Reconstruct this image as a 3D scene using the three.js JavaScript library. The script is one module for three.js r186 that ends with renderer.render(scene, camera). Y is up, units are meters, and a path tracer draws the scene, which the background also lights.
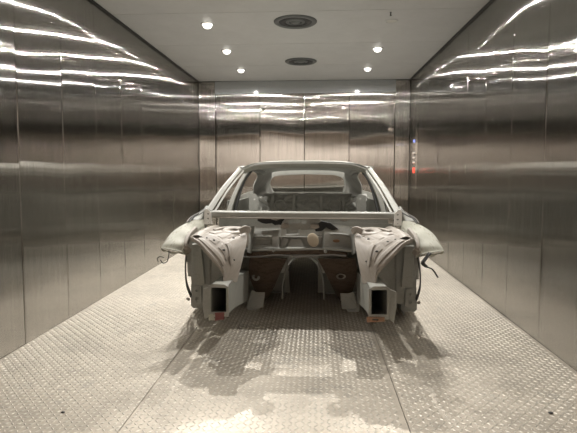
import * as THREE from 'three';
import { mergeGeometries } from 'three/addons/utils/BufferGeometryUtils.js';
import { RectAreaLightUniformsLib } from 'three/addons/lights/RectAreaLightUniformsLib.js';
RectAreaLightUniformsLib.init();

// ------------------------------------------------------------------ camera, exposure
const scene = new THREE.Scene();
scene.background = new THREE.Color(0x000000);
const renderer = new THREE.WebGLRenderer();
renderer.toneMapping = THREE.LinearToneMapping;
renderer.toneMappingExposure = 1.25;
renderer.shadowMap.enabled = true;

const FOCAL = 480, CAM_Y = 1.12, PITCH = Math.atan(31.5 / FOCAL), YAW = Math.atan(27.3 / FOCAL), SHIFT = 14;
const camera = new THREE.PerspectiveCamera(2 * Math.atan(216.5 / FOCAL) * 180 / Math.PI, 577 / 433, 0.05, 60);
camera.position.set(0, CAM_Y, 0);
camera.rotation.order = 'YXZ';
camera.rotation.set(-PITCH, YAW, 0);
camera.setViewOffset(577, 433, 0, SHIFT, 577, 433);
scene.add(camera);

// the lift car, metres: x to the right of the camera, depth d in front of it (z = -d)
const X0 = -1.876, X1 = 1.464, H = 2.54, D0 = 1.4, D1 = 7.66;      // side walls, ceiling, landing doors
const LAMP = 7.6, LAMP_COLOR = new THREE.Color().setRGB(1.0, 0.97, 0.925);
const WASH = 20;
const LOBBY_X0 = -3.6, LOBBY_X1 = 3.2, LOBBY_D = -5.0, LOBBY_H = 3.0;

// ------------------------------------------------------------------ helpers
let seed = 7;
const rnd = () => { seed = (seed * 1664525 + 1013904223) >>> 0; return seed / 4294967296; };
const gauss = () => Math.sqrt(-2 * Math.log(rnd() + 1e-9)) * Math.cos(6.28318 * rnd());
const C = (r, g, b) => new THREE.Color().setRGB(r, g, b);
const lerp = (a, b, t) => a + (b - a) * t;
const sstep = (a, b, x) => { const t = Math.min(1, Math.max(0, (x - a) / (b - a))); return t * t * (3 - 2 * t); };
const names = {};
const numbered = n => { const k = names[n] = (names[n] ?? -1) + 1; return k ? n + '_' + String(k).padStart(3, '0') : n; };
const V = (x, y, z) => new THREE.Vector3(x, y, z);

// wrapping value noise, layered
function noiseField(size, layers) {
  const out = new Float32Array(size * size);
  for (const [cells, amp] of layers) {
    const g = Array.from({ length: cells * cells }, () => rnd());
    for (let y = 0; y < size; y++) for (let x = 0; x < size; x++) {
      const fx = x / size * cells, fy = y / size * cells, ix = fx | 0, iy = fy | 0, jx = (ix + 1) % cells, jy = (iy + 1) % cells;
      const tx = sstep(0, 1, fx - ix), ty = sstep(0, 1, fy - iy);
      out[y * size + x] += amp * (lerp(lerp(g[iy * cells + ix], g[iy * cells + jx], tx), lerp(g[jy * cells + ix], g[jy * cells + jx], tx), ty) - 0.5);
    }
  }
  return out;
}
function texture(size, fill, repeat = 1, srgb = true, height = size) {
  const d = new Uint8Array(size * height * 4);
  for (let i = 0; i < size * height; i++) {
    const c = fill(i, i % size, (i / size) | 0);
    for (let k = 0; k < 3; k++) d[4 * i + k] = Math.max(0, Math.min(255, Math.round(c[k] * 255)));
    d[4 * i + 3] = 255;
  }
  const t = new THREE.DataTexture(d, size, height);
  t.wrapS = t.wrapT = THREE.RepeatWrapping; t.magFilter = THREE.LinearFilter; t.minFilter = THREE.LinearFilter;
  t.repeat.set(repeat, repeat);
  if (srgb) t.colorSpace = THREE.SRGBColorSpace;
  t.needsUpdate = true;
  return t;
}
const std = o => new THREE.MeshStandardMaterial(o);
const phys = o => new THREE.MeshPhysicalMaterial(o);

function finish(mesh, name, parent) { mesh.name = name; mesh.castShadow = mesh.receiveShadow = true; parent.add(mesh); return mesh; }
function part(name, geo, mat, parent, label) {
  const g = Array.isArray(geo) ? merge(geo) : geo;
  const m = finish(new THREE.Mesh(g, mat), name, parent);
  if (label) m.userData.label = label;
  return m;
}
function merge(list) {
  return mergeGeometries(list.map(g => { const n = g.index ? g.toNonIndexed() : g; for (const k of Object.keys(n.attributes)) if (!['position', 'normal', 'uv'].includes(k)) n.deleteAttribute(k); return n; }));
}
function structure(name) { const g = new THREE.Group(); g.name = name; g.userData.kind = 'structure'; scene.add(g); return g; }
function thing(name, label, category, group, pos = [0, 0, 0]) {
  const g = new THREE.Group(); g.name = numbered(name); g.position.set(...pos);
  g.userData = { label, category }; if (group) g.userData.group = group;
  scene.add(g); return g;
}
function box(x0, x1, y0, y1, z0, z1) {
  const g = new THREE.BoxGeometry(Math.abs(x1 - x0), Math.abs(y1 - y0), Math.abs(z1 - z0));
  g.translate((x0 + x1) / 2, (y0 + y1) / 2, (z0 + z1) / 2);
  const p = g.attributes.position, n = g.attributes.normal, uv = g.attributes.uv;      // uv in metres
  for (let i = 0; i < p.count; i++) {
    const ax = Math.abs(n.getX(i)), ay = Math.abs(n.getY(i));
    if (ax > 0.5) uv.setXY(i, p.getZ(i), p.getY(i)); else if (ay > 0.5) uv.setXY(i, p.getX(i), p.getZ(i)); else uv.setXY(i, p.getX(i), p.getY(i));
  }
  return g;
}
// a sheet of metal: fn(u, v) -> [x, y, z]; thickness behind its face, closed round the rim
function sheet(fn, nu, nv, thick = 0.004, uvs = null) {
  const P = [], N = [], e = 1e-3;
  for (let j = 0; j <= nv; j++) for (let i = 0; i <= nu; i++) {
    const u = i / nu, v = j / nv, u0 = Math.max(0, u - e), u1 = Math.min(1, u + e), v0 = Math.max(0, v - e), v1 = Math.min(1, v + e);
    const a = fn(u0, v), b = fn(u1, v), c = fn(u, v0), d = fn(u, v1);
    const n = V(b[0] - a[0], b[1] - a[1], b[2] - a[2]).cross(V(d[0] - c[0], d[1] - c[1], d[2] - c[2])).normalize();
    P.push(V(...fn(u, v))); N.push(n);
  }
  const pos = [], nor = [], uv = [], idx = [], W = nu + 1, count = P.length;
  for (const s of [0, 1]) for (let k = 0; k < count; k++) {
    const p = P[k], n = N[k];
    pos.push(p.x - n.x * thick * s, p.y - n.y * thick * s, p.z - n.z * thick * s);
    nor.push(s ? -n.x : n.x, s ? -n.y : n.y, s ? -n.z : n.z);
    if (uvs) { const q = uvs((k % W) / nu, ((k / W) | 0) / nv); uv.push(q[0], q[1]); } else uv.push(p.x + p.z * 0.4, p.y + p.z * 0.7);
  }
  for (let j = 0; j < nv; j++) for (let i = 0; i < nu; i++) {
    const a = j * W + i, b = a + 1, c = a + W, d = c + 1;
    idx.push(a, b, d, a, d, c, count + a, count + d, count + b, count + a, count + c, count + d);
  }
  const rim = [];
  for (let i = 0; i <= nu; i++) rim.push(i);
  for (let j = 1; j <= nv; j++) rim.push(j * W + nu);
  for (let i = nu - 1; i >= 0; i--) rim.push(nv * W + i);
  for (let j = nv - 1; j >= 0; j--) rim.push(j * W);
  for (let k = 0; k + 1 < rim.length; k++) {
    const a = rim[k], b = rim[k + 1], base = pos.length / 3;
    const along = P[b].clone().sub(P[a]), out = along.cross(N[a]).normalize();
    for (const [q, s] of [[a, 0], [b, 0], [b, 1], [a, 1]]) {
      const o = (s * count + q) * 3;
      pos.push(pos[o], pos[o + 1], pos[o + 2]); nor.push(out.x, out.y, out.z); uv.push(uv[2 * q], uv[2 * q + 1]);
    }
    idx.push(base, base + 2, base + 1, base, base + 3, base + 2);
  }
  const g = new THREE.BufferGeometry();
  g.setAttribute('position', new THREE.Float32BufferAttribute(pos, 3));
  g.setAttribute('normal', new THREE.Float32BufferAttribute(nor, 3));
  g.setAttribute('uv', new THREE.Float32BufferAttribute(uv, 2));
  g.setIndex(idx);
  return g;
}
// smooth curve through points, evaluated at t in 0..1
function curve(pts) { const c = new THREE.CatmullRomCurve3(pts.map(p => V(...p)), false, 'centripetal'); return t => { const p = c.getPoint(Math.min(1, Math.max(0, t))); return [p.x, p.y, p.z]; }; }
// a pressed box section swept along points; size(t) -> [half width, half height]; up decides which way the height runs
function beam(pts, size, { up = [0, 1, 0], n = 20, chamfer = 0.25, smooth = true, offset = [0, 0] } = {}) {
  const c = smooth && pts.length > 2 ? curve(pts) : t => { const k = Math.min(pts.length - 2, Math.floor(t * (pts.length - 1))), f = t * (pts.length - 1) - k; return [0, 1, 2].map(i => lerp(pts[k][i], pts[k + 1][i], f)); };
  if (pts.length === 2) n = 1; else if (!smooth) n = pts.length - 1;
  const rings = [];
  for (let i = 0; i <= n; i++) {
    const t = i / n, p = V(...c(t)), a = V(...c(Math.max(0, t - 0.01))), b = V(...c(Math.min(1, t + 0.01)));
    const T = b.sub(a).normalize(), S = T.clone().cross(V(...up)).normalize(), U = S.clone().cross(T).normalize();
    const [w, h, ox = 0, oy = 0] = typeof size === 'function' ? size(t) : size, k = Math.min(w, h) * chamfer * 1.2;
    const prof = [[-w, -h + k], [-w, h - k], [-w + k, h], [w - k, h], [w, h - k], [w, -h + k], [w - k, -h], [-w + k, -h]];
    rings.push(prof.map(([x, y]) => p.clone().addScaledVector(S, x + ox + offset[0]).addScaledVector(U, y + oy + offset[1])));
  }
  const tri = [], q = (a, b, d, e) => tri.push(a, b, d, a, d, e);
  for (let i = 0; i < n; i++) for (let k = 0; k < 8; k++) { const m = (k + 1) % 8; q(rings[i][k], rings[i][m], rings[i + 1][m], rings[i + 1][k]); }
  for (const [r, flip] of [[rings[0], true], [rings[n], false]]) for (let k = 1; k < 7; k++) flip ? tri.push(r[0], r[k + 1], r[k]) : tri.push(r[0], r[k], r[k + 1]);
  return flat(tri);
}
function flat(tri) {
  const g = new THREE.BufferGeometry().setFromPoints(tri), uv = [];
  for (const p of tri) uv.push(p.x + p.z * 0.4, p.y + p.z * 0.7);
  g.setAttribute('uv', new THREE.Float32BufferAttribute(uv, 2));
  g.computeVertexNormals();
  return g;
}
// a hollow box section: four walls swept along the same line
function channel(pts, w, height, t, opts = {}) {
  return [beam(pts, k => [w, t, 0, height(k) - t], opts), beam(pts, k => [w, t, 0, -height(k) + t], opts), beam(pts, k => [t, height(k), -w + t, 0], opts), beam(pts, k => [t, height(k), w - t, 0], opts)];
}
function tube(pts, r, n = 24) { return new THREE.TubeGeometry(new THREE.CatmullRomCurve3(pts.map(p => V(...p))), n, r, 6, false); }
// a flat plate cut from an outline, with holes, standing in the plane of x and y at depth z
function plate(outline, holes, z, thick, bevel = 0.002) {
  const s = new THREE.Shape(outline.map(p => new THREE.Vector2(p[0], p[1])));
  for (const h of holes) s.holes.push(new THREE.Path(h.map(p => new THREE.Vector2(p[0], p[1]))));
  const g = new THREE.ExtrudeGeometry(s, { depth: thick, bevelEnabled: bevel > 0, bevelSize: bevel, bevelThickness: bevel, bevelSegments: 1, curveSegments: 12 });
  g.translate(0, 0, z);
  return g;
}
const ring = (cx, cy, rx, ry, n = 20, turn = 0) => Array.from({ length: n }, (_, k) => { const a = -k / n * Math.PI * 2, x = Math.cos(a) * rx, y = Math.sin(a) * ry; return [cx + x * Math.cos(turn) - y * Math.sin(turn), cy + x * Math.sin(turn) + y * Math.cos(turn)]; });
const mirrored = g => { const m = (g.index ? g.toNonIndexed() : g.clone()); const p = m.attributes.position, n = m.attributes.normal, uv = m.attributes.uv;
  for (let i = 0; i < p.count; i++) { p.setX(i, -p.getX(i)); n.setX(i, -n.getX(i)); }
  for (let i = 0; i < p.count; i += 3) for (const a of [p, n, uv]) for (let k = 0; k < a.itemSize; k++) { const x = a.array[(i + 1) * a.itemSize + k]; a.array[(i + 1) * a.itemSize + k] = a.array[(i + 2) * a.itemSize + k]; a.array[(i + 2) * a.itemSize + k] = x; }
  return m; };

// ------------------------------------------------------------------ materials
// upright hairline brushing of the stainless sheets: every fine line leans a little to one side or the other
const hair = texture(2048, (() => { const t = Array.from({ length: 2048 * 4 }, () => Math.max(-0.9, Math.min(0.9, gauss() * (rnd() < 0.68 ? 0.10 : 0.70)))); return (i) => [0.5 + 0.5 * t[i], 0.5, 0.5 + 0.5 * Math.sqrt(1 - t[i] * t[i])]; })(), 1, false, 4);
hair.repeat.set(7, 0.5);
const steelTone = texture(512, (() => { const n = noiseField(512, [[6, 0.06], [40, 0.03]]), s = Array.from({ length: 512 }, () => gauss() * 0.012); return (i, x) => { const v = 0.86 + n[i] * 0.6 + s[x]; return [v, v * 0.995, v * 0.985]; }; })(), 0.9);
const M = {};
M.steel = phys({ color: C(0.57, 0.56, 0.54), map: steelTone, metalness: 1, roughness: 0.075, anisotropy: 1, normalMap: hair });
M.steelDoor = phys({ color: C(0.72, 0.70, 0.67), map: steelTone, metalness: 1, roughness: 0.07, anisotropy: 1, normalMap: hair, normalScale: new THREE.Vector2(0.9, 1) });
M.backing = std({ color: C(0.035, 0.035, 0.035), roughness: 0.8 });
M.joint = std({ color: C(0.75, 0.73, 0.70), metalness: 0.6, roughness: 0.45 });
const speck = noiseField(512, [[8, 0.5], [32, 0.3], [128, 0.25]]);
M.ceiling = std({ color: C(0.55, 0.55, 0.545), map: texture(512, i => { const v = 0.93 + speck[i] * 0.06; return [v, v, v]; }, 0.7), roughness: 0.42, metalness: 0.1 });
M.header = std({ color: C(0.34, 0.355, 0.355), roughness: 0.09, metalness: 0.0 });
M.plinth = std({ color: C(0.42, 0.39, 0.35), metalness: 0.6, roughness: 0.5 });
const dirt = noiseField(1024, [[5, 0.5], [14, 0.45], [40, 0.35], [160, 0.3], [400, 0.2]]);
const floorMap = texture(1024, i => { const v = dirt[i], d = sstep(0.12, 0.5, v), p = 0.80 + v * 0.16 - d * 0.16; return [p, p * (0.975 + d * 0.01), p * (0.93 + d * 0.02)]; }, 0.42);
const floorRough = texture(512, i => { const v = 0.62 + speck[i] * 0.30; return [v, v, v]; }, 0.6, false);
M.tread = std({ color: C(0.84, 0.795, 0.735), map: floorMap, roughness: 0.72, roughnessMap: floorRough, metalness: 0.45 });
M.bar = std({ color: C(0.68, 0.645, 0.59), roughness: 0.42, metalness: 0.5 });
M.black = std({ color: C(0.012, 0.012, 0.012), roughness: 0.6 });
M.vent = std({ color: C(0.10, 0.105, 0.105), roughness: 0.5, metalness: 0.3 });
M.ventDark = std({ color: C(0.03, 0.03, 0.03), roughness: 0.7 });
M.chrome = std({ color: C(0.8, 0.8, 0.8), roughness: 0.2, metalness: 1 });
M.lampOn = std({ color: C(0.9, 0.9, 0.9), emissive: C(1.0, 0.95, 0.88), emissiveIntensity: 2.2, roughness: 0.4 });
M.lampDim = std({ color: C(0.7, 0.7, 0.7), emissive: C(1.0, 0.95, 0.88), emissiveIntensity: 0.5, roughness: 0.4 });
M.lampOff = std({ color: C(0.50, 0.49, 0.45), roughness: 0.4 });
M.lobbyWall = std({ color: C(0.78, 0.735, 0.69), roughness: 0.8 });
M.lobbyDarkBand = std({ color: C(0.30, 0.25, 0.21), roughness: 0.6 });
M.lobbyPaleBand = std({ color: C(0.90, 0.86, 0.80), roughness: 0.7 });
M.lobbyFloor = std({ color: C(0.42, 0.38, 0.33), map: floorMap, roughness: 0.7 });
M.lobbyPanel = std({ color: C(0.9, 0.9, 0.9), emissive: C(1.0, 0.88, 0.74), emissiveIntensity: 1.5, roughness: 0.5 });

// ------------------------------------------------------------------ the lift car
// one stainless sheet: face of width w and height h, folded edges, gently buckled as thin sheet is
function buckled(w, h, cell, dents = []) {
  const waves = Array.from({ length: 9 }, (_, k) => { const l = lerp(0.35, 1.3, rnd()), a = rnd() * 6.283, tilt = lerp(-1.2, 1.2, rnd()); return [6.283 / l * Math.sin(tilt) * 0.5, 6.283 / l * Math.cos(tilt), a, 0.0027 * l / 6.283]; });
  const lean = gauss() * 0.0012, e = 0.008;
  const hgt = (x, y) => { let s = lean * (y - h / 2); for (const [kx, ky, a, m] of waves) s += m * Math.sin(kx * x + ky * y + a); for (const [dx, dy, r, m] of dents) { const q = ((x - dx) ** 2 + (y - dy) ** 2) / (r * r); s += m * Math.exp(-q); } return s; };
  const nu = Math.max(4, Math.round(w / cell)), nv = Math.round(h / cell);
  const face = sheet((u, v) => { const x = e + u * (w - 2 * e), y = v * h; return [x, y, hgt(x, y)]; }, nu, nv, 0.012, (u, v) => [u * w, v * h]);
  const fold = s => sheet((u, v) => { const k = s ? u : 1 - u, off = (e - 0.0003) * Math.sin(k * 1.45), x = s ? w - e + off : e - off, y = v * h; return [x, y, hgt(s ? w - e : e, y) - (e - 0.0003) * (1 - Math.cos(k * 1.45))]; }, 4, Math.round(nv / 4), 0.008, (u, v) => [u * e, v * h]);
  return merge([face, fold(0), fold(1)]);
}
function panelRow(parent, from, to, edges, y0, y1, mat, place, cell, dents) {
  for (let k = 0; k + 1 < edges.length; k++) {
    const a = edges[k], b = edges[k + 1];
    const m = part('panel', buckled(b - a, y1 - y0, cell, dents ? dents(k) : []), mat, parent);
    place(m, a, b);
  }
}
const PITCH_W = 0.545, TOP = H - 0.012, BOT = 0.002;
const leftEdges = [D0], rightEdges = [D0];
for (let d = 2.95 - 2 * PITCH_W; d < D1 - 0.1; d += PITCH_W) leftEdges.push(d);
for (let d = 3.18 - 3 * PITCH_W; d < D1 - 0.1; d += PITCH_W) rightEdges.push(d);
leftEdges.push(D1); rightEdges.push(D1);

const floor = structure('floor'), ceiling = structure('ceiling'), wallLeft = structure('wall_left'), wallRight = structure('wall_right'), wallBack = structure('wall_back');
part('backing_board', box(X0 - 0.12, X0 - 0.013, -0.1, H + 0.1, -D0, -D1 - 0.3), M.backing, wallLeft);
panelRow(wallLeft, 0, 0, leftEdges, BOT, TOP, M.steel, (m, a) => { m.rotation.y = Math.PI / 2; m.position.set(X0, BOT, -a); }, 0.06);
// the panels of the left wall face +x; local x of a panel runs from near to far
wallLeft.children.forEach(m => { if (m.name === 'panel') m.updateMatrix(); });
part('backing_board', box(X1 + 0.013, X1 + 0.12, -0.1, H + 0.1, -D0, -D1 - 0.3), M.backing, wallRight);
panelRow(wallRight, 0, 0, rightEdges, BOT, TOP, M.steel, (m, a, b) => { m.rotation.y = -Math.PI / 2; m.position.set(X1, BOT, -b); }, 0.06);

// landing doors in the back wall, their jambs and the lintel
const OX0 = X0 + 0.265, OX1 = X1 - 0.225, OY = 2.345, DREC = 0.06;
part('backing_board', box(X0 - 0.12, X1 + 0.12, -0.1, H + 0.1, -D1 - 0.20, -D1 - 0.3), M.backing, wallBack);
panelRow(wallBack, 0, 0, [X0, OX0], BOT, TOP, M.steelDoor, (m, a) => m.position.set(a, BOT, -D1), 0.05);
panelRow(wallBack, 0, 0, [OX1, X1], BOT, TOP, M.steelDoor, (m, a) => m.position.set(a, BOT, -D1), 0.05);
part('jamb', box(OX0 - 0.02, OX0, 0, OY, -D1 - 0.014, -D1 - 0.2), M.steelDoor, wallBack);
part('jamb', box(OX1, OX1 + 0.02, 0, OY, -D1 - 0.014, -D1 - 0.2), M.steelDoor, wallBack);
part('lintel', box(OX0 + 0.002, OX1 - 0.002, OY, H, -D1 + 0.004, -D1 - 0.2), M.header, wallBack);
const door = structure('door_1');
const DW = (OX1 - OX0) / 4, dents = [[[0.09, 2.20, 0.035, 0.0022], [0.05, 1.86, 0.03, 0.0012]], [[0.06, 2.13, 0.028, 0.0022], [0.05, 2.06, 0.022, -0.0016]], [[0.03, 2.15, 0.028, 0.0024], [DW - 0.10, 2.14, 0.03, -0.0018]], [[DW - 0.10, 2.22, 0.035, 0.0024], [DW - 0.06, 1.81, 0.035, 0.0022]]];
panelRow(door, 0, 0, [0, 1, 2, 3, 4].map(k => OX0 + k * DW), BOT, OY - 0.006, M.steelDoor, (m, a) => m.position.set(a, BOT, -D1 - DREC), 0.022, k => dents[k]);
part('sill', box(OX0, OX1, -0.02, 0.008, -D1 - 0.02, -D1 - 0.19), M.plinth, door);

// floor of three tread plates with raised bars
const seams = [X0, -0.845, 0.41, X1];
part('subfloor', box(X0 - 0.12, X1 + 0.12, -0.12, -0.008, -D0 + 0.0, -D1 - 0.3), M.backing, floor);
const barGeo = (() => { const L = 0.0145, W = 0.0048, T = 0.0017, a = [V(-L, 0, 0), V(0, 0, W), V(L, 0, 0), V(0, 0, -W)], b = [V(-L * 0.6, T, 0), V(0, T, W * 0.45), V(L * 0.6, T, 0), V(0, T, -W * 0.45)], t = [];
  for (let k = 0; k < 4; k++) { const m = (k + 1) % 4; t.push(a[k], a[m], b[m], a[k], b[m], b[k]); }
  t.push(b[0], b[1], b[2], b[0], b[2], b[3]); return flat(t); })();
for (let k = 0; k < 3; k++) {
  const a = seams[k] + 0.002, b = seams[k + 1] - 0.002;
  const p = part('tread_plate', box(a, b, -0.008, 0, -D0, -D1 - 0.02), M.tread, floor);
  const g = 0.0285, spots = [];
  for (let i = 0; (i + 1) * g < b - a; i++) for (let j = 0; D0 + (j + 1) * g < D1; j++) spots.push([a + (i + 0.7) * g, -(D0 + (j + 0.7) * g), (i + j) % 2]);
  const bars = new THREE.InstancedMesh(barGeo, M.bar, spots.length), m4 = new THREE.Matrix4(), c = new THREE.Color();
  spots.forEach(([x, z, o], n) => { m4.makeRotationY(o ? Math.PI / 4 : -Math.PI / 4); m4.setPosition(x, 0, z); bars.setMatrixAt(n, m4); const v = 0.8 + rnd() * 0.35; bars.setColorAt(n, c.setRGB(v, v, v * 0.97)); });
  finish(bars, 'tread_bars', p); bars.userData.kind = 'stuff';
}

// ceiling of painted panels with shadow gaps
part('backing_board', box(X0 - 0.12, X1 + 0.12, H + 0.02, H + 0.12, -D0, -D1 - 0.3), M.backing, ceiling);
for (let d = 7.645; d > D0; d -= 1.09) {
  const e = Math.max(D0, d - 1.09) + 0.003;
  part('panel', box(X0 + 0.008, X1 - 0.008, H, H + 0.02, -e, -d + 0.003), M.ceiling, ceiling);
}
for (const x of [X0, X1 - 0.02]) part('edge_strip', box(x, x + 0.02, H - 0.012, H, -D0, -D1), M.ventDark, ceiling);

// front opening towards the lobby, and the lobby itself (seen in the brushed doors)
const wallFront = structure('wall_front');
part('header', box(LOBBY_X0, LOBBY_X1, 2.28, LOBBY_H, -D0, -D0 + 0.2), M.header, wallFront);
part('return_panel', box(LOBBY_X0, X0, 0, 2.28, -D0, -D0 + 0.2), M.lobbyWall, wallFront);
part('return_panel', box(X1, LOBBY_X1, 0, 2.28, -D0, -D0 + 0.2), M.lobbyWall, wallFront);
const wallLobby = structure('wall_lobby');
const zl = -LOBBY_D;
part('wall_face', [box(LOBBY_X0, LOBBY_X1, 0, LOBBY_H, zl, zl + 0.15), box(LOBBY_X0 - 0.15, LOBBY_X0, 0, LOBBY_H, -D0, zl + 0.15), box(LOBBY_X1, LOBBY_X1 + 0.15, 0, LOBBY_H, -D0, zl + 0.15)], M.lobbyWall, wallLobby);
part('added_dark_band', box(LOBBY_X0, LOBBY_X1, 0.60, 1.28, zl - 0.004, zl), M.lobbyDarkBand, wallLobby);  // made-up dark band, shapes the stripes mirrored in the steel
part('added_pale_band', box(LOBBY_X0, LOBBY_X1, 0, 0.60, zl - 0.004, zl), M.lobbyPaleBand, wallLobby);  // made-up pale band, added for the low bright stripe mirrored in the steel
const floorLobby = structure('floor_lobby'); part('slab', box(LOBBY_X0, LOBBY_X1, -0.12, 0, -D0, zl + 0.15), M.lobbyFloor, floorLobby);
const ceilingLobby = structure('ceiling_lobby'); part('slab', box(LOBBY_X0 - 0.15, LOBBY_X1 + 0.15, LOBBY_H, LOBBY_H + 0.1, -D0, zl + 0.15), M.lobbyWall, ceilingLobby);
[-2.7, -1.0, 0.7, 2.4].forEach((x, k) => {                                              // unseen washers, added to brighten the lobby wall mirrored in the doors
  const t = thing('added_washer', `added unseen lobby wall washer, ${['first', 'second', 'third', 'fourth'][k]} along the pale wall outside the lift`, 'lamp', 'added lobby wall washers', [x, LOBBY_H, zl - 1.1]);
  part('trim_ring', new THREE.LatheGeometry([[0.05, -0.001], [0.052, -0.008], [0.075, -0.004], [0.077, 0]].map(p => new THREE.Vector2(...p)), 24), M.vent, t);
  part('lens', new THREE.CylinderGeometry(0.048, 0.048, 0.004, 24).translate(0, -0.004, 0), M.lobbyPanel, t);
  const l = new THREE.SpotLight(C(1.0, 0.93, 0.87), WASH, 0, 0.9, 0.6, 2); l.position.set(0, -0.03, 0); l.target.position.set(0, -1.0, 0.48); l.castShadow = true; l.shadow.radius = 2;
  t.add(l, l.target);
});

// ------------------------------------------------------------------ lamps and ceiling fittings
const trimGeo = new THREE.LatheGeometry([[0.048, -0.001], [0.049, -0.006], [0.055, -0.008], [0.062, -0.005], [0.064, 0.0]].map(p => new THREE.Vector2(...p)), 28);
const lensGeo = new THREE.LatheGeometry([[0.0005, -0.044], [0.018, -0.042], [0.034, -0.034], [0.045, -0.017], [0.049, 0]].map(p => new THREE.Vector2(...p)), 28);
const order = ['first', 'second', 'third', 'fourth', 'fifth'];
const rows = [[-1.055, 'row along the plain wall', 'downlights along the plain wall'], [0.71, 'row on the control panel side', 'downlights on the control panel side']];
rows.forEach(([x, where, group], r) => [6.80, 5.72, 4.70, 3.65, 2.60].forEach((d, k) => {
  const dead = r === 1 && k === 2, dim = k === 4;                                        // the pair by the entrance only glimmers
  const t = thing('downlight', `${dead ? 'unlit' : dim ? 'dim' : 'lit'} round downlight, ${order[k]} from the doors, ${where}`, 'lamp', group, [x, H, -d]);
  part('trim_ring', trimGeo, dead ? M.ceiling : M.chrome, t);
  part('lens', dead ? new THREE.CylinderGeometry(0.047, 0.047, 0.004, 28).translate(0, -0.002, 0) : lensGeo, dead ? M.lampOff : dim ? M.lampDim : M.lampOn, t);
  if (!dead) {
    const s = new THREE.SpotLight(LAMP_COLOR, k === 4 ? LAMP * 0.08 : LAMP, 0, 1.555, 0.45, 2);
    s.position.set(0, -0.048, 0); s.target.position.set(0, -1, 0); s.castShadow = true; s.shadow.radius = 0.4;
    t.add(s, s.target);
  }
}));
function vent(d, label) {
  const t = thing('ceiling_vent', label, 'vent', 'round ceiling vents', [-0.20, H, -d]);
  const lathe = pts => new THREE.LatheGeometry(pts.map(p => new THREE.Vector2(...p)), 40);
  part('outer_ring', lathe([[0.158, -0.004], [0.165, -0.014], [0.19, -0.016], [0.204, -0.008], [0.207, 0]]), M.vent, t);
  part('dark_bowl', lathe([[0.0005, -0.002], [0.16, -0.002], [0.163, -0.006]]), M.ventDark, t);
  part('louvre_ring', lathe([[0.108, -0.004], [0.113, -0.012], [0.138, -0.006], [0.134, -0.002]]), M.ventDark, t);
  part('louvre_ring', lathe([[0.060, -0.004], [0.066, -0.014], [0.092, -0.007], [0.088, -0.002]]), M.vent, t);
  part('centre_cap', lathe([[0.0005, -0.017], [0.034, -0.015], [0.048, -0.008], [0.046, -0.002]]), M.vent, t);
}
vent(4.67, 'round grey ceiling vent between the third pair of downlights from the doors');
vent(6.33, 'round grey ceiling vent closest to the steel doors');
const sp = thing('sprinkler_head', 'tiny dark sprinkler head hanging by a ceiling panel joint', 'sprinkler', null, [0.665, H, -4.45]);
part('escutcheon', new THREE.LatheGeometry([[0.0005, -0.004], [0.008, -0.004], [0.011, 0]].map(p => new THREE.Vector2(...p)), 16), M.vent, sp);
part('stem', new THREE.CylinderGeometry(0.005, 0.006, 0.024, 10).translate(0, -0.016, 0), M.black, sp);
part('deflector', new THREE.CylinderGeometry(0.010, 0.010, 0.003, 12).translate(0, -0.029, 0), M.black, sp);

// control panel on the right wall
M.red = std({ color: C(0.05, 0.005, 0.005), emissive: C(1.0, 0.06, 0.03), emissiveIntensity: 0.8, roughness: 0.4 });
M.blue = std({ color: C(0.1, 0.1, 0.3), emissive: C(0.25, 0.35, 1.0), emissiveIntensity: 0.9, roughness: 0.4 });
{
  const t = thing('control_panel', 'slim brushed steel control panel with red display on the side wall', 'control panel', null, [X1, 0, -7.2]);
  const f = box(-0.022, 0, 0.86, 1.80, -0.10, 0.10);
  part('faceplate', f, M.steelDoor, t);
  part('display', box(-0.025, -0.021, 1.09, 1.17, -0.06, 0.06), M.red, t, 'red glowing floor display');
  part('indicator', box(-0.025, -0.021, 1.54, 1.58, -0.05, 0.05), M.blue, t, 'pale blue lit indicator');
  for (let k = 0; k < 6; k++) { const b = new THREE.CylinderGeometry(0.016, 0.018, 0.012, 20); b.rotateZ(Math.PI / 2); b.translate(-0.028, 1.25 + (k >> 1) * 0.07, k % 2 ? 0.035 : -0.035); part('button', b, M.chrome, t); }
  const red = new THREE.RectAreaLight(C(1, 0.08, 0.04), 4, 0.12, 0.08); red.position.set(-0.03, 1.13, 0); red.rotation.y = -Math.PI / 2; t.add(red);
}

// ------------------------------------------------------------------ the stripped car body
// car coordinates: x across (0 in the middle), y up, z = 5 - depth
const CAR_X = -0.10, CAR_D = 5.0;
const RY = new THREE.Matrix4().makeRotationFromEuler(new THREE.Euler(-PITCH, YAW, 0, 'YXZ'));
// a point of the body measured in the photograph at a known distance, in car coordinates
const S = (px, py, d) => { const v = V((px - 288.5) / FOCAL, -(py - (216.5 - SHIFT)) / FOCAL, -1).applyMatrix4(RY).multiplyScalar(1); const k = -d / v.z; return [v.x * k - CAR_X, v.y * k + CAM_Y, CAR_D - d]; };
const car = thing('car_body_shell', 'stripped pale grey car body shell without doors, bonnet or wheels', 'car body', null, [CAR_X, 0, -CAR_D]);

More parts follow.
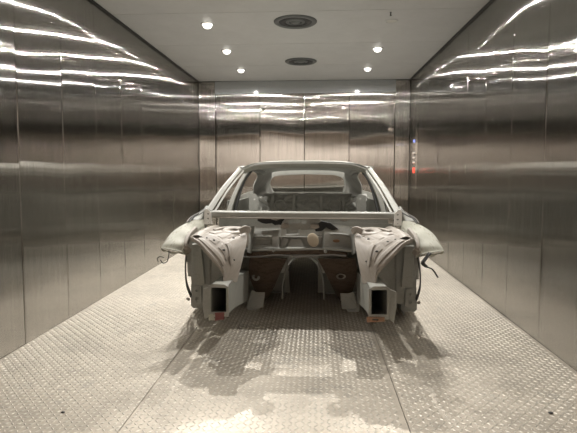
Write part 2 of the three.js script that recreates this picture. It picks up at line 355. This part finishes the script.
const blot = noiseField(512, [[6, 0.5], [18, 0.4], [60, 0.4], [180, 0.3]]);
const paintTex = (base, dark, lo, hi, rep) => texture(512, i => { const d = sstep(lo, hi, blot[i]), v = blot[i] * 0.07; return [0, 1, 2].map(k => lerp(base[k], dark[k], d) + v); }, rep);
M.body = std({ color: 0xffffff, map: paintTex([0.57, 0.568, 0.54], [0.42, 0.405, 0.37], 0.12, 0.75, 2.4), roughness: 0.5 });           // bare grey shell
M.primer = std({ color: 0xffffff, map: paintTex([0.575, 0.545, 0.505], [0.43, 0.40, 0.36], 0.10, 0.7, 3.2), roughness: 0.55 });       // warmer primer of the wheel aprons
const flecks = (() => { const f = new Float32Array(512 * 512); for (let k = 0; k < 420; k++) { const x = rnd() * 512, y = rnd() * 512, r = 1.5 + rnd() * rnd() * 8, e = 0.6 + rnd(); for (let j = -16; j <= 16; j++) for (let i = -16; i <= 16; i++) if (i * i + j * j * e < r * r) f[((y + j) & 511) * 512 + ((x + i) & 511)] = 0.5 + rnd() * 0.5; } return f; })();
M.cream = std({ color: 0xffffff, map: texture(512, i => { const d = Math.max(flecks[i] * 0.75, sstep(0.15, 0.6, blot[i]) * 0.6), v = blot[i] * 0.08; return [lerp(0.635, 0.40, d) + v, lerp(0.63, 0.375, d) + v, lerp(0.575, 0.32, d) + v]; }, 2.4), roughness: 0.6 });
M.rustAndShade = std({ color: 0xffffff, map: paintTex([0.38, 0.325, 0.275], [0.25, 0.195, 0.15], -0.15, 0.4, 6), roughness: 0.8 });  // rust of the crossmember, and the painted shade of the toe boards
M.white = std({ color: C(0.80, 0.79, 0.76), roughness: 0.45 });
M.seal = std({ color: C(0.045, 0.045, 0.043), roughness: 0.6 });
M.tagRed = std({ color: C(0.16, 0.045, 0.04), roughness: 0.6 });
M.tagOrange = std({ color: C(0.27, 0.15, 0.085), roughness: 0.7 });
M.foam = std({ color: C(0.62, 0.54, 0.42), roughness: 0.8 });
M.wire = std({ color: C(0.05, 0.05, 0.05), roughness: 0.5 });
M.wirePale = std({ color: C(0.22, 0.21, 0.20), roughness: 0.5 });

const both = (name, geo, mat, label) => { const g = Array.isArray(geo) ? merge(geo) : geo; const a = part(name, g, mat, car, label), b = part(name, mirrored(g), mat, car, label); return [a, b]; };
const bump = (x, c, w) => Math.exp(-(((x - c) / w) ** 2));

// roof: flat crown rolling off at the sides
const roofHalf = d => lerp(0.575, 0.53, sstep(4.1, 6.1, d));
const roofY = (x, d) => { const q = Math.abs(x) / roofHalf(d); return 1.198 + 0.030 * Math.sin(Math.PI * Math.min(1, Math.max(0, (d - 4.0) / 2.4))) - 0.045 * sstep(5.4, 6.2, d) - 0.012 * q * q - 0.062 * Math.pow(q, 7); };
part('roof', sheet((u, v) => { const d = lerp(4.12, 6.08, v), x = (u * 2 - 1) * roofHalf(d), s = Math.abs(x) / roofHalf(4.12); const dd = v < 0.5 ? d + 0.10 * s * s * s * (1 - 2 * v) : d; return [x, roofY(x, d), CAR_D - dd]; }, 48, 24, 0.006), M.body, car);
part('headlining', sheet((u, v) => { const d = lerp(4.22, 6.12, v), x = (u * 2 - 1) * (roofHalf(d) - 0.02); return [x, roofY(x * 0.98, d) - 0.022 - 0.01 * v, CAR_D - d]; }, 30, 16, 0.006), M.body, car);
part('windscreen_header', sheet((u, v) => { const s = u * 2 - 1, x = s * 0.545, d = 4.13 + 0.10 * Math.abs(s) ** 3 + v * 0.10; return [x, roofY(x, 4.12) - 0.012 - 0.028 * Math.min(1, v * 2.2) - 0.006 * v, CAR_D - d]; }, 40, 8, 0.012), M.body, car);
part('header_flange', beam([0, 1, 2, 3, 4, 5, 6, 7, 8].map(k => { const s = k / 4 - 1, x = s * 0.555; return [x, roofY(x, 4.12) - 0.016, CAR_D - 4.115 - 0.10 * Math.abs(s) ** 3]; }), [0.008, 0.006], { n: 32 }), M.body, car);

// side frames: screen pillar, roof rail, centre pillar, quarter
const pillarLow = S(208.5, 211, 3.52), pillarMid = S(224, 188, 3.82), pillarTop = S(239.5, 169.5, 4.2);
both('screen_pillar', beam([pillarLow, pillarMid, pillarTop], t => [lerp(0.021, 0.016, t), 0.016], { up: [0.6, 0.5, 0.6] }), M.body);
both('pillar_flange', beam([[pillarLow[0] + 0.045, pillarLow[1] - 0.005, pillarLow[2] + 0.0], [pillarMid[0] + 0.040, pillarMid[1] - 0.006, pillarMid[2]], [pillarTop[0] + 0.035, pillarTop[1] - 0.012, pillarTop[2]]], [0.007, 0.004], { up: [0.5, 0.5, 0.7] }), M.body);
const railPts = [pillarTop, [-0.575, 1.142, CAR_D - 4.7], [-0.565, 1.135, CAR_D - 5.3], [-0.55, 1.075, CAR_D - 5.9], [-0.56, 0.98, CAR_D - 6.25]];
both('roof_rail', beam(railPts, [0.026, 0.026], { n: 28 }), M.body);
both('centre_pillar', beam([[-0.80, 0.12, CAR_D - 4.85], [-0.795, 0.45, CAR_D - 4.86], [-0.765, 0.76, CAR_D - 4.90], [-0.665, 1.02, CAR_D - 4.95], [-0.585, 1.14, CAR_D - 4.98]], t => [lerp(0.07, 0.028, sstep(0.3, 0.8, t)), lerp(0.035, 0.015, t)], { up: [1, 0.2, 0] }), M.body);
both('pillar_trim', beam([[-0.735, 0.70, CAR_D - 4.90], [-0.645, 1.01, CAR_D - 4.95], [-0.565, 1.13, CAR_D - 4.98]], [0.014, 0.012], { up: [1, 0.2, 0] }), M.seal);
both('quarter_panel', sheet((u, v) => { const d = lerp(5.05, 7.25, u), top = lerp(0.80, 0.84, u), y = lerp(0.14, top, v), arch = Math.max(0, 1 - ((d - 6.15) / 0.37) ** 2), yb = 0.14 + 0.42 * Math.sqrt(arch), yy = lerp(yb, top, v); return [-0.845 + 0.05 * (v - 0.55) ** 2 + 0.06 * sstep(6.6, 7.25, d), yy, CAR_D - d]; }, 40, 14, 0.006), M.body);
both('quarter_inner', sheet((u, v) => { const d = lerp(5.02, 6.2, u), y = lerp(0.12, 0.80, v); return [-0.78 + 0.04 * u + 0.03 * v + 0.014 * bump(u, 0.35, 0.12) * bump(v, 0.6, 0.2) + 0.012 * Math.sin(u * 14) * Math.sin(v * 9), y, CAR_D - d]; }, 30, 20, 0.008), M.body);
both('side_gusset', plate([S(249, 210, 5.55), S(249.5, 195, 5.55), S(256, 194, 5.55), S(259, 201, 5.55), S(257.5, 210, 5.55)], [ring(...S(254.5, 199, 5.55).slice(0, 2), 0.012, 0.016, 8)], CAR_D - 5.55, 0.006), M.body);
both('rear_pillar', sheet((u, v) => { const a = curve([S(252, 170, 5.5), S(257, 178, 5.6), S(252, 189, 5.6), S(255, 196, 5.65)])(v), b = curve([S(272, 172, 6.1), S(270, 179, 6.15), S(271, 188, 6.2), S(274, 197, 6.3)])(v); const w = 0.02 * Math.sin(Math.PI * u) + 0.012 * Math.sin(v * 11 + u * 5); return [lerp(a[0], b[0], u) + w, lerp(a[1], b[1], u), lerp(a[2], b[2], u)]; }, 20, 20, 0.01), M.body);
both('pillar_brace', beam([S(258, 198, 5.7), S(268, 205, 5.8), S(270, 212, 5.8)], [0.012, 0.018]), M.body);
// rear screen opening and the bulkhead under it
const win = [S(272.5, 192, 6.2), S(270, 184, 6.2), S(271, 179.5, 6.2), S(274, 176.5, 6.2), S(280, 175.2, 6.2), S(305, 174.2, 6.2), S(334, 175, 6.2), S(340.5, 176.8, 6.2), S(343.8, 180, 6.2), S(344.6, 185, 6.2), S(342.5, 192, 6.2)];
part('rear_screen_frame', plate([[-0.56, 0.80], [-0.60, 0.99], [-0.55, 1.11], [-0.40, 1.135], [0, 1.15], [0.40, 1.135], [0.55, 1.11], [0.60, 0.99], [0.56, 0.80]], [win], CAR_D - 6.22, 0.012), M.body, car);
part('parcel_shelf', sheet((u, v) => { const x = (u * 2 - 1) * 0.66, d = lerp(5.86, 6.5, v); return [x, 0.835 - 0.015 * v + 0.008 * Math.sin(x * 17) * Math.sin(v * 9), CAR_D - d]; }, 40, 12, 0.008), M.body, car);
part('seat_bulkhead', sheet((u, v) => { const x = (u * 2 - 1) * 0.72, y = lerp(0.28, 0.845, v); const q = Math.sin(x * 21) * Math.sin(y * 34), r = Math.sin(x * 47 + 2 * Math.sin(y * 20)) * Math.sin(y * 61 + 1); return [x, y, CAR_D - 5.86 + 0.012 * Math.sign(q) * Math.min(1, Math.abs(q) * 2.5) + 0.006 * r - 0.05 * (v > 0.85 ? (v - 0.85) * 4 : 0)]; }, 90, 40, 0.006), M.body, car);
for (const x of [-0.47, -0.18, 0.18, 0.47]) part('bulkhead_rib', beam([[x, 0.34, CAR_D - 5.845], [x * 0.96, 0.58, CAR_D - 5.84], [x * 0.9, 0.82, CAR_D - 5.845]], [0.018, 0.01], { up: [0, 0, 1] }), M.body, car);
part('bulkhead_hole_rim', new THREE.TorusGeometry(0.075, 0.008, 8, 28).scale(1, 0.4, 1).translate(0.01, 0.72, CAR_D - 5.85), M.body, car);
both('bulkhead_dish', new THREE.TorusGeometry(0.07, 0.011, 8, 28).translate(-0.33, 0.70, CAR_D - 5.85), M.body);
part('boot_floor', sheet((u, v) => { const x = (u * 2 - 1) * 0.70, d = lerp(5.86, 7.2, v); return [x, 0.32 + 0.012 * Math.sin(v * 20), CAR_D - d]; }, 10, 20, 0.008), M.body, car);
part('rear_panel', sheet((u, v) => { const x = (u * 2 - 1) * 0.78; return [x, lerp(0.18, 0.76, v), CAR_D - 7.24 + 0.10 * (x / 0.78) ** 2]; }, 20, 8, 0.008), M.body, car);

// floor, tunnel, sills
both('floor_pan', sheet((u, v) => { const x = lerp(-0.78, -0.17, u), d = lerp(4.08, 5.86, v); return [x, 0.075 + 0.008 * Math.sin(u * 25) * sstep(0, 0.1, v), CAR_D - d]; }, 24, 14, 0.008), M.body);
part('tunnel', sheet((u, v) => { const a = Math.PI * u, d = lerp(3.86, 5.86, v), h = lerp(0.36, 0.22, sstep(0, 0.6, v)); return [-0.175 * Math.cos(a) * (0.8 + 0.2 * Math.abs(Math.cos(a))), 0.075 + h * Math.pow(Math.sin(a), 0.7), CAR_D - d]; }, 20, 16, 0.008), M.body, car);
both('sill', beam([[-0.815, 0.12, CAR_D - 3.66], [-0.815, 0.12, CAR_D - 5.15]], [0.06, 0.075]), M.body);
both('sill_seam', beam([[-0.79, 0.03, CAR_D - 3.72], [-0.79, 0.03, CAR_D - 5.1]], [0.006, 0.03]), M.body);
both('floor_rail', beam([[-0.40, 0.036, CAR_D - 3.78], [-0.40, 0.036, CAR_D - 5.8]], [0.05, 0.036]), M.body);
both('hinge_pillar', beam([[-0.815, 0.12, CAR_D - 3.70], [-0.81, 0.45, CAR_D - 3.66], [-0.77, 0.70, CAR_D - 3.60], [-0.70, 0.83, CAR_D - 3.55]], t => [0.05, lerp(0.055, 0.03, t)], { up: [1, 0.2, 0] }), M.body);

// firewall with its pressings
const fwTop = x => 0.725 + 0.018 * bump(x, 0, 0.12) - 0.05 * sstep(0.25, 0.5, x);
part('firewall', sheet((u, v) => {
  const x = lerp(-0.50, 0.47, u), y = lerp(0.535, fwTop(x), v);
  let z = 0.02 * (1 - (x / 0.5) ** 2);
  z += 0.030 * sstep(-0.47, -0.45, x) * (1 - sstep(-0.175, -0.16, x)) * sstep(0.0, 0.06, v) * (1 - 0.7 * sstep(0.55, 0.85, v));           // left box
  z += 0.035 * sstep(0.14, 0.165, x) * (1 - sstep(0.40, 0.42, x)) * (1 - 0.4 * sstep(0.6, 1, v));                                          // right box
  z += 0.020 * sstep(-0.14, -0.12, x - 0.10 * v) * (1 - sstep(0.03, 0.05, x + 0.12 * v)) * (1 - sstep(0.38, 0.46, v));                       // centre pressing
  z += 0.012 * bump(v, 0.5, 0.035) * sstep(-0.42, -0.40, x) * (1 - sstep(-0.24, -0.22, x)) + 0.010 * bump(v, 0.78, 0.03) * bump(x, -0.03, 0.06);
  z += 0.012 * bump(v, 0.62, 0.03) * sstep(0.20, 0.22, x) * (1 - sstep(0.34, 0.36, x)) - 0.012 * sstep(0.52, 0.58, v) * (1 - sstep(0.86, 0.92, v)) * sstep(-0.13, -0.11, x) * (1 - sstep(-0.04, -0.02, x));
  z -= 0.014 * sstep(0.16, 0.2, v) * (1 - sstep(0.36, 0.4, v)) * (sstep(-0.40, -0.38, x) * (1 - sstep(-0.24, -0.22, x)));
  z += 0.030 * (1 - sstep(0.0, 0.10, v));                                                                                                    // lower ledge
  return [x, y, CAR_D - 3.58 + z - 0.03 * v];
}, 110, 44, 0.006), M.body, car);
const hx = S(313, 240.5, 3.52);
const bung = part('bung', new THREE.SphereGeometry(1, 20, 12).scale(0.042, 0.054, 0.008).rotateZ(0.35).translate(hx[0], hx[1], CAR_D - 3.545), M.foam, car, 'pale beige oval plug in the firewall');
const hr = S(336.5, 241.5, 3.5);
part('rust_patch', new THREE.SphereGeometry(1, 16, 8).scale(0.026, 0.012, 0.004).translate(hr[0], hr[1], CAR_D - 3.532), M.tagOrange, car, 'small rusty orange patch');
part('lower_crossmember', beam([S(247, 254.5, 3.5), S(262, 254, 3.5), S(275, 252.5, 3.5), S(330, 252.5, 3.5), S(347, 255, 3.5)], [0.02, 0.016], { n: 24 }), M.rustAndShade, car, 'rusty brown crossmember along the firewall foot');
part('crossmember_lip', beam([S(240, 249.5, 3.47), S(262, 250, 3.47), S(330, 249, 3.47), S(352, 251, 3.47)], [0.012, 0.007]), M.body, car);
part('brake_pipe', tube([S(244, 257, 3.46), S(262, 256.5, 3.45), S(275, 255, 3.45), S(300, 256.5, 3.45), S(330, 254.8, 3.45), S(346, 256, 3.46)], 0.006), M.wirePale, car);
for (const [px, py] of [[273.5, 250.5], [325.5, 251.5], [291, 257]]) { const c = S(px, py, 3.44); part('bolt', new THREE.CylinderGeometry(0.011, 0.013, 0.02, 6).rotateX(Math.PI / 2).translate(...c), M.body, car); }
both('firewall_side', sheet((u, v) => { const a = curve([S(243, 227, 3.35), S(248, 240, 3.3), S(247, 252, 3.25)])(v), b = curve([S(254, 226, 3.56), S(253, 240, 3.56), S(252, 254, 3.56)])(v); return [0, 1, 2].map(k => lerp(a[k], b[k], u)); }, 8, 14, 0.006), M.body);
// cowl: the pale bar under the windscreen, the dark plenum and its brackets
part('cowl_bar', beam([S(209, 213.5, 3.55), S(250, 214.2, 3.51), S(304, 214.8, 3.49), S(355, 215, 3.51), S(399, 215.5, 3.55)], [0.05, 0.021], { n: 28 }), M.body, car);
part('cowl_lip', beam([S(211, 217.2, 3.51), S(250, 218, 3.45), S(304, 218.5, 3.43), S(355, 218.6, 3.45), S(396, 219, 3.51)], [0.012, 0.004], { n: 28 }), M.primer, car);
part('plenum_back', sheet((u, v) => { const x = (u * 2 - 1) * 0.66; return [x, lerp(0.60, 0.80, v), CAR_D - 3.74]; }, 12, 6, 0.006), M.body, car);
part('plenum_floor', sheet((u, v) => { const x = (u * 2 - 1) * 0.66; return [x, 0.63 + 0.01 * v, CAR_D - lerp(3.55, 3.75, v)]; }, 12, 4, 0.006), M.body, car);
part('plenum_step', sheet((u, v) => { const a = lerp(322, 392, u), p = S(a, lerp(231.5, 222.5, v) + u * 1.0, 3.68); return p; }, 10, 4, 0.005), M.body, car);
const cb = [[283, 229], [282.5, 222], [287, 217.5], [317, 217.5], [321, 221], [314, 226], [315, 229]].map(([x, y]) => S(x, y, 3.53));
part('cowl_bridge', plate(cb, [[[288.5, 224], [288.5, 219.5], [292.5, 219.5], [292.5, 224]], [[294.5, 223], [294.5, 219.2], [300, 219.2], [300, 223]], [[302, 224], [302, 219.5], [306.5, 219.5], [306.5, 224]]].map(h => h.map(([x, y]) => S(x, y, 3.53))), CAR_D - 3.53, 0.01), M.body, car);
for (const [px, py, w] of [[285, 225.5, 0.03], [314.5, 226, 0.032], [325, 217, 0.03], [276, 217.5, 0.03], [344, 218.5, 0.025]]) { const c = S(px, py, 3.47); part('cowl_clip', plate([[c[0] - w, c[1] - 0.012], [c[0] - w * 0.7, c[1] + 0.014], [c[0] + w * 0.8, c[1] + 0.012], [c[0] + w, c[1] - 0.008], [c[0] + 0.004, c[1] - 0.018]], [], c[2], 0.012, 0.003), M.primer, car); }
const tornEdge = [[262, 222.5], [258, 220.5], [258, 218.5], [284, 219], [283, 225], [279, 224.2], [275, 224.8], [272, 222.6], [266, 223.4]].map(([x, y]) => S(x, y, 3.56));
part('torn_pad', plate(tornEdge, [], CAR_D - 3.57, 0.012, 0.003), M.black, car, 'ragged black insulation scrap');
const tornB = [[316, 231], [314, 227], [320, 221], [330, 223], [338, 229], [332, 230], [326, 227], [322, 230.5]].map(([x, y]) => S(x, y, 3.56));
part('torn_pad', plate(tornB, [], CAR_D - 3.57, 0.012, 0.003), M.black, car, 'ragged black insulation scrap');
// toe boards
both('footwell_panel', sheet((u, v) => { const x = lerp(-0.80, -0.12, u); return [x, lerp(0.625, 0.07, v), CAR_D - lerp(3.63, 4.12, v)]; }, 12, 16, 0.008), M.body);
part('added_light_block', sheet((u, v) => [(u * 2 - 1) * 0.80, 0.615 - 0.02 * v, CAR_D - lerp(3.60, 3.95, v)], 8, 4, 0.008), M.body, car);  // unseen sheet, added to stop light leaking under the firewall
part('tunnel_bulkhead', plate([[-0.22, 0.30], [-0.22, 0.61], [0.22, 0.61], [0.22, 0.30], [0.155, 0.30], [0.13, 0.38], [0.07, 0.425], [0, 0.435], [-0.07, 0.425], [-0.13, 0.38], [-0.155, 0.30]], [], CAR_D - 3.84, 0.008), M.body, car);
both('toe_board', sheet((u, v) => { const a = curve([S(250, 257, 3.58), S(249, 272, 3.70), S(254, 288, 3.86), S(259, 298, 4.02)])(v), b = curve([S(287, 258, 3.62), S(281, 270, 3.74), S(274, 286, 3.90), S(268, 298, 4.04)])(v); const s = 0.02 * Math.sin(Math.PI * u); return [lerp(a[0], b[0], u), lerp(a[1], b[1], u), lerp(a[2], b[2], u) + s + 0.012 * bump(u, 0.3, 0.12) * bump(v, 0.4, 0.12)]; }, 24, 24, 0.006), M.rustAndShade);  // rusty brown, its dark tone also painting in the deep shade here
const to = S(341, 276.5, 3.70);
part('grommet', new THREE.TorusGeometry(0.03, 0.008, 8, 24).scale(1, 0.6, 1).translate(to[0], to[1], to[2]), M.primer, car);
const tl = S(256, 277, 3.72);
part('grommet', new THREE.TorusGeometry(0.022, 0.010, 8, 24).translate(tl[0], tl[1], tl[2]), M.body, car);

// front wheel housings: pressed apron from the arch edge to the strut tower, ridged
const A = curve([S(191, 238, 3.06), S(199, 243, 3.0), S(206, 251, 2.96), S(216, 262, 2.93), S(223, 271, 2.92), S(224, 281, 2.90)]);
const B = curve([S(206, 230, 3.32), S(224, 230, 3.32), S(239, 231.5, 3.30), S(246.5, 235, 3.22), S(243, 258, 3.06), S(237, 282, 2.96)]);
const apronFn = (u, v) => {
  const a = A(u), b = B(u), s = Math.sin(Math.PI * v);
  const boxy = (x, lo, hi, k = 0.018) => sstep(lo - k, lo + k, x) * (1 - sstep(hi - k, hi + k, x));
  let n = 0.050 * (v < 0.46 ? v / 0.46 : (1 - v) / 0.54) * sstep(0, 0.25, u) * (1 - sstep(0.6, 1, u));                      // two faces meeting at a ridge
  n *= 0.9;
  n += 0.010 * boxy(v, 0.10, 0.20) * boxy(u, 0.12, 0.74, 0.03);                                                            // bead along the arch
  n += 0.007 * boxy(v, 0.27, 0.40) * boxy(u, 0.50, 0.72) + 0.005 * boxy(v, 0.28, 0.42) * boxy(u, 0.30, 0.44);               // pressed pads
  n += 0.012 * boxy(v, 0.56, 0.84) * boxy(u, 0.16, 0.27) + 0.008 * boxy(v, 0.52, 0.80) * boxy(u, 0.33, 0.43) - 0.010 * boxy(v, 0.60, 0.86) * boxy(u, 0.47, 0.53);
  n += 0.012 * boxy(v, 0.46, 0.54) * boxy(u, 0.55, 0.82);
  return [lerp(a[0], b[0], v) - 0.3 * n, lerp(a[1], b[1], v) + 0.55 * n, lerp(a[2], b[2], v) + 0.85 * n];
};
const [apL, apR] = both('wheel_apron', sheet(apronFn, 96, 80, 0.005), M.primer);
for (const [ap, f] of [[apL, 1], [apR, -1]]) {
  for (const [u, v, r] of [[0.37, 0.35, 0.006], [0.60, 0.33, 0.008], [0.50, 0.70, 0.008], [0.24, 0.30, 0.005], [0.78, 0.6, 0.006]]) {
    const p = apronFn(u, v), g = new THREE.SphereGeometry(r, 12, 8).scale(1.25, 0.9, 0.55); g.translate(f * p[0], p[1], p[2] + 0.001);
    part('dark_hole_spot', g, M.seal, ap);  // dark blobs painting the shade inside open holes
  }
}
both('arch_lip', beam(Array.from({ length: 12 }, (_, k) => { const p = A(k / 11); return [p[0], p[1] - 0.004, p[2] - 0.01]; }), [0.006, 0.012], { n: 30 }), M.primer);
both('wheel_house', sheet((u, v) => { const a = A(u); return [a[0] + 0.0 * v, a[1] - 0.03 * v, lerp(a[2] - 0.02, CAR_D - 3.54, v)]; }, 24, 8, 0.006), M.body);
both('wheel_house_back', sheet((u, v) => { const a = curve([S(188, 238, 3.56), S(190, 262, 3.57), S(193, 300, 3.6)])(v), b = curve([S(244, 238, 3.56), S(240, 262, 3.57), S(236, 300, 3.6)])(v); const p = [0, 1, 2].map(k => lerp(a[k], b[k], u)); p[2] += 0.02 * sstep(0.22, 0.26, u) * (1 - sstep(0.40, 0.44, u)); return p; }, 50, 12, 0.006), M.body);
both('wheel_house_rib', beam([S(197, 244, 3.42), S(198.5, 266, 3.48), S(200, 284, 3.52)], t => [lerp(0.034, 0.040, t), 0.010], { up: [0, 0, 1] }), M.body);
// strut tower tops with their torn mounts
const tw = S(232, 230, 3.27);
both('strut_tower', [new THREE.LatheGeometry([[0.034, 0.0], [0.036, 0.012], [0.075, 0.016], [0.092, 0.006], [0.10, -0.03], [0.105, -0.10]].map(p => new THREE.Vector2(...p)), 26).scale(1, 1, 0.9).rotateX(0.18).translate(tw[0] + 0.01, tw[1] - 0.012, tw[2] - 0.03)], M.primer);
both('tower_brace', beam([S(214, 231, 3.3), S(224, 228.5, 3.36), S(236, 228, 3.42), S(246, 230, 3.46)], [0.02, 0.012]), M.primer);
both('tower_clip', beam([S(240, 231, 3.2), S(246, 228.5, 3.22), S(249.5, 231, 3.24)], [0.012, 0.02]), M.primer);
both('apron_ledge', sheet((u, v) => { const a = curve([S(190, 238, 3.07), S(196, 233.5, 3.2), S(205, 229.5, 3.34), S(211, 227.5, 3.48)])(u), b = curve([S(203, 238, 3.08), S(207, 234, 3.2), S(214, 230, 3.33), S(221, 228, 3.48)])(u); const p = [0, 1, 2].map(k => lerp(a[k], b[k], v)); p[1] += 0.016 * Math.sin(Math.PI * v); return p; }, 20, 10, 0.005), M.primer);
// remnants of the front wings
const wingOut = [S(203.5, 219.5, 3.47), S(193, 220.5, 3.40), S(174, 230.5, 3.24), S(163.5, 243.5, 3.10), S(161, 248, 3.07)];
const wingIn = [S(205, 227.5, 3.44), S(198, 231, 3.34), S(190, 237, 3.20), S(187, 246, 3.12), S(188, 253.5, 3.09)];
const WO = curve(wingOut), WI = curve(wingIn);
both('wing_remnant', sheet((u, v) => { const a = WO(u), b = WI(u), s = Math.sin(Math.PI * v), w = 0.004 * Math.sin(u * 19) * v; return [lerp(a[0], b[0], v), lerp(a[1], b[1], v) + 0.003 * s + 2 * w - 0.012 * sstep(0.80, 0.84, v), lerp(a[2], b[2], v) + 0.003 * s]; }, 40, 18, 0.004), M.cream, 'cream painted remnant of the front wing');
both('wing_skirt', sheet((u, v) => { const a = curve([S(161, 248, 3.07), S(167, 250.5, 3.08), S(176, 252, 3.09), S(186, 252, 3.10)])(u); return [a[0], a[1] - v * 0.012 * (1 + 0.5 * Math.sin(u * 15)), a[2] - 0.006 * v]; }, 20, 3, 0.003), M.cream);
both('wing_stay', beam([S(196, 229, 3.30), S(188, 238, 3.16), S(186, 247, 3.10), S(189, 252, 3.12)], [0.012, 0.02]), M.primer);
both('wing_flange', sheet((u, v) => { const a = curve([S(185, 251, 3.12), S(187, 262, 3.3), S(188, 276, 3.5)])(v), b = curve([S(190.5, 247, 3.14), S(191, 262, 3.3), S(191, 276, 3.5)])(v); return [0, 1, 2].map(k => lerp(a[k], b[k], u)); }, 5, 16, 0.004), M.body);
both('wing_edge', beam([S(186.5, 252, 3.14), S(185.5, 268, 3.3), S(187, 285, 3.48), S(191, 296, 3.58)], [0.005, 0.014]), M.seal);
// torn strips hanging off the wings
part('torn_strip', beam([S(169, 250.5, 3.06), S(168.6, 256, 3.05), S(167, 261.5, 3.04), S(163, 263, 3.03), S(160.5, 260, 3.03)], [0.003, 0.012], { n: 20, up: [0.3, 0.2, 1] }), M.seal, car, 'dark curled metal strip');
part('torn_strip', beam([S(164, 257.5, 3.05), S(160, 256.5, 3.04), S(157.5, 258.5, 3.04), S(158.5, 262, 3.04)], [0.004, 0.008], { n: 16, up: [0.3, 0.2, 1] }), M.body, car);
part('torn_strip', beam([S(430, 252.5, 3.06), S(426, 258, 3.05), S(423, 263, 3.04), S(427, 267, 3.03), S(432, 269, 3.03), S(438, 277.5, 3.02)], t => [0.003, t < 0.6 ? 0.024 - 0.01 * Math.abs(t - 0.45) : 0.007], { n: 26, up: [0.3, 0.2, 1] }), M.seal, car, 'dark bent metal strip');
// pale hinge plates under the screen pillars
both('hinge_plate', plate([S(204.6, 224, 3.46), S(204.6, 209.5, 3.46), S(207, 208.6, 3.46), S(210.8, 211.8, 3.46), S(211.8, 224, 3.46)], [ring(...S(208.2, 213.8, 3.46).slice(0, 2), 0.009, 0.0065, 10), ring(...S(208.2, 218.5, 3.46).slice(0, 2), 0.009, 0.0065, 10), ring(...S(208.2, 222.6, 3.46).slice(0, 2), 0.006, 0.004, 8)], CAR_D - 3.46, 0.006), M.white, 'white plate with holes');
both('pillar_foot', beam([S(205, 213, 3.56), S(200, 218, 3.52), S(196, 222, 3.46)], t => [0.03, 0.02]), M.body);
both('cable', tube([S(205, 211, 3.50), S(199, 214.5, 3.46), S(193, 217.5, 3.42), S(189, 222, 3.36)], 0.0045), M.wire);
both('cable', tube([S(205.5, 208.5, 3.53), S(199, 212.5, 3.48), S(191, 217, 3.42), S(187, 221.5, 3.34)], 0.003), M.wirePale);
// front rails, open at the end
const railLine = [[-0.468, 0.358, CAR_D - 2.75], [-0.467, 0.34, CAR_D - 3.0], [-0.466, 0.285, CAR_D - 3.35], [-0.464, 0.245, CAR_D - 3.60]];
both('front_rail', channel(railLine, 0.052, t => lerp(0.085, 0.115, t), 0.0035, { n: 18, chamfer: 0.1 }), M.body);
both('rail_end_rim', plate([[-0.527, 0.266], [-0.527, 0.446], [-0.502, 0.460], [-0.434, 0.458], [-0.407, 0.442], [-0.407, 0.266]], [[[-0.518, 0.294], [-0.416, 0.294], [-0.416, 0.436], [-0.518, 0.440]]], CAR_D - 2.75, 0.006, 0), M.body);
both('rail_side_flange', plate([S(203.5, 289, 2.80), S(209, 287, 2.80), S(209, 316, 2.80), S(205.5, 318.5, 2.80), S(203, 304, 2.80)], [], CAR_D - 2.80, 0.006), M.body);
both('rail_skirt', beam([[-0.40, 0.16, CAR_D - 3.56], [-0.36, 0.13, CAR_D - 3.62], [-0.30, 0.12, CAR_D - 3.66]], [0.004, 0.06], { n: 10 }), M.body);
part('tag', plate([S(209.5, 318.5, 2.76), S(210, 313.5, 2.76), S(216, 313.5, 2.76), S(215.5, 319, 2.76)], [], CAR_D - 2.742, 0.004), M.cream, car, 'pale tag under the rail end');
part('tag', plate([S(216, 319.2, 2.76), S(216, 312, 2.76), S(224.5, 311.5, 2.76), S(224.5, 318, 2.76)], [], CAR_D - 2.742, 0.004), M.tagRed, car, 'dark red tag under the rail end');
part('tag', plate([S(367, 321.5, 2.75), S(367, 316.5, 2.75), S(384, 317, 2.75), S(384, 320.5, 2.75)], [ring(...S(375, 319, 2.75).slice(0, 2), 0.02, 0.006, 12)], CAR_D - 2.742, 0.004), M.tagOrange, car, 'rusty orange lower lip of the rail end');
// bolted ends of the sills
both('sill_bracket', plate([S(192.3, 304, 3.55), S(192.3, 287, 3.55), S(194, 285.5, 3.55), S(200.5, 286.5, 3.55), S(201.5, 303, 3.55)], [ring(...S(197, 290.7, 3.55).slice(0, 2), 0.012, 0.012), ring(...S(197, 298.6, 3.55).slice(0, 2), 0.016, 0.016)], CAR_D - 3.56, 0.008), M.body);
both('sill_bracket_back', sheet((u, v) => S(lerp(191, 203, u), lerp(306, 284, v), 3.6), 2, 2, 0.006), M.body);
both('stub_bolt', new THREE.CylinderGeometry(0.010, 0.012, 0.03, 8).rotateX(1.2).translate(...S(188, 299, 3.5)), M.primer);

// ------------------------------------------------------------------ crumbs on the floor
for (const [px, py, r, label] of [[63, 413, 0.007, 'small dark chip of metal on the bare tread plate'], [551, 414, 0.009, 'flat dark crumb of dirt on the tread plate by the side wall']]) {
  const v = V((px - 288.5) / FOCAL, -(py - (216.5 - SHIFT)) / FOCAL, -1).applyMatrix4(RY), k = -CAM_Y / v.y;
  const g = new THREE.IcosahedronGeometry(r, 1).scale(1.3, 0.5, 0.9), p = g.attributes.position;
  for (let i = 0; i < p.count; i++) { const q = 1 + 0.25 * Math.sin(p.getX(i) * 900 + p.getZ(i) * 700); p.setXYZ(i, p.getX(i) * q, p.getY(i), p.getZ(i) * q); }
  g.computeVertexNormals();
  const m = part('debris_chip', g, M.seal, scene); m.name = numbered('debris_chip'); m.position.set(v.x * k, 0.0017 + r * 0.4, v.z * k); m.userData = { label, category: 'debris' };
}

renderer.render(scene, camera);
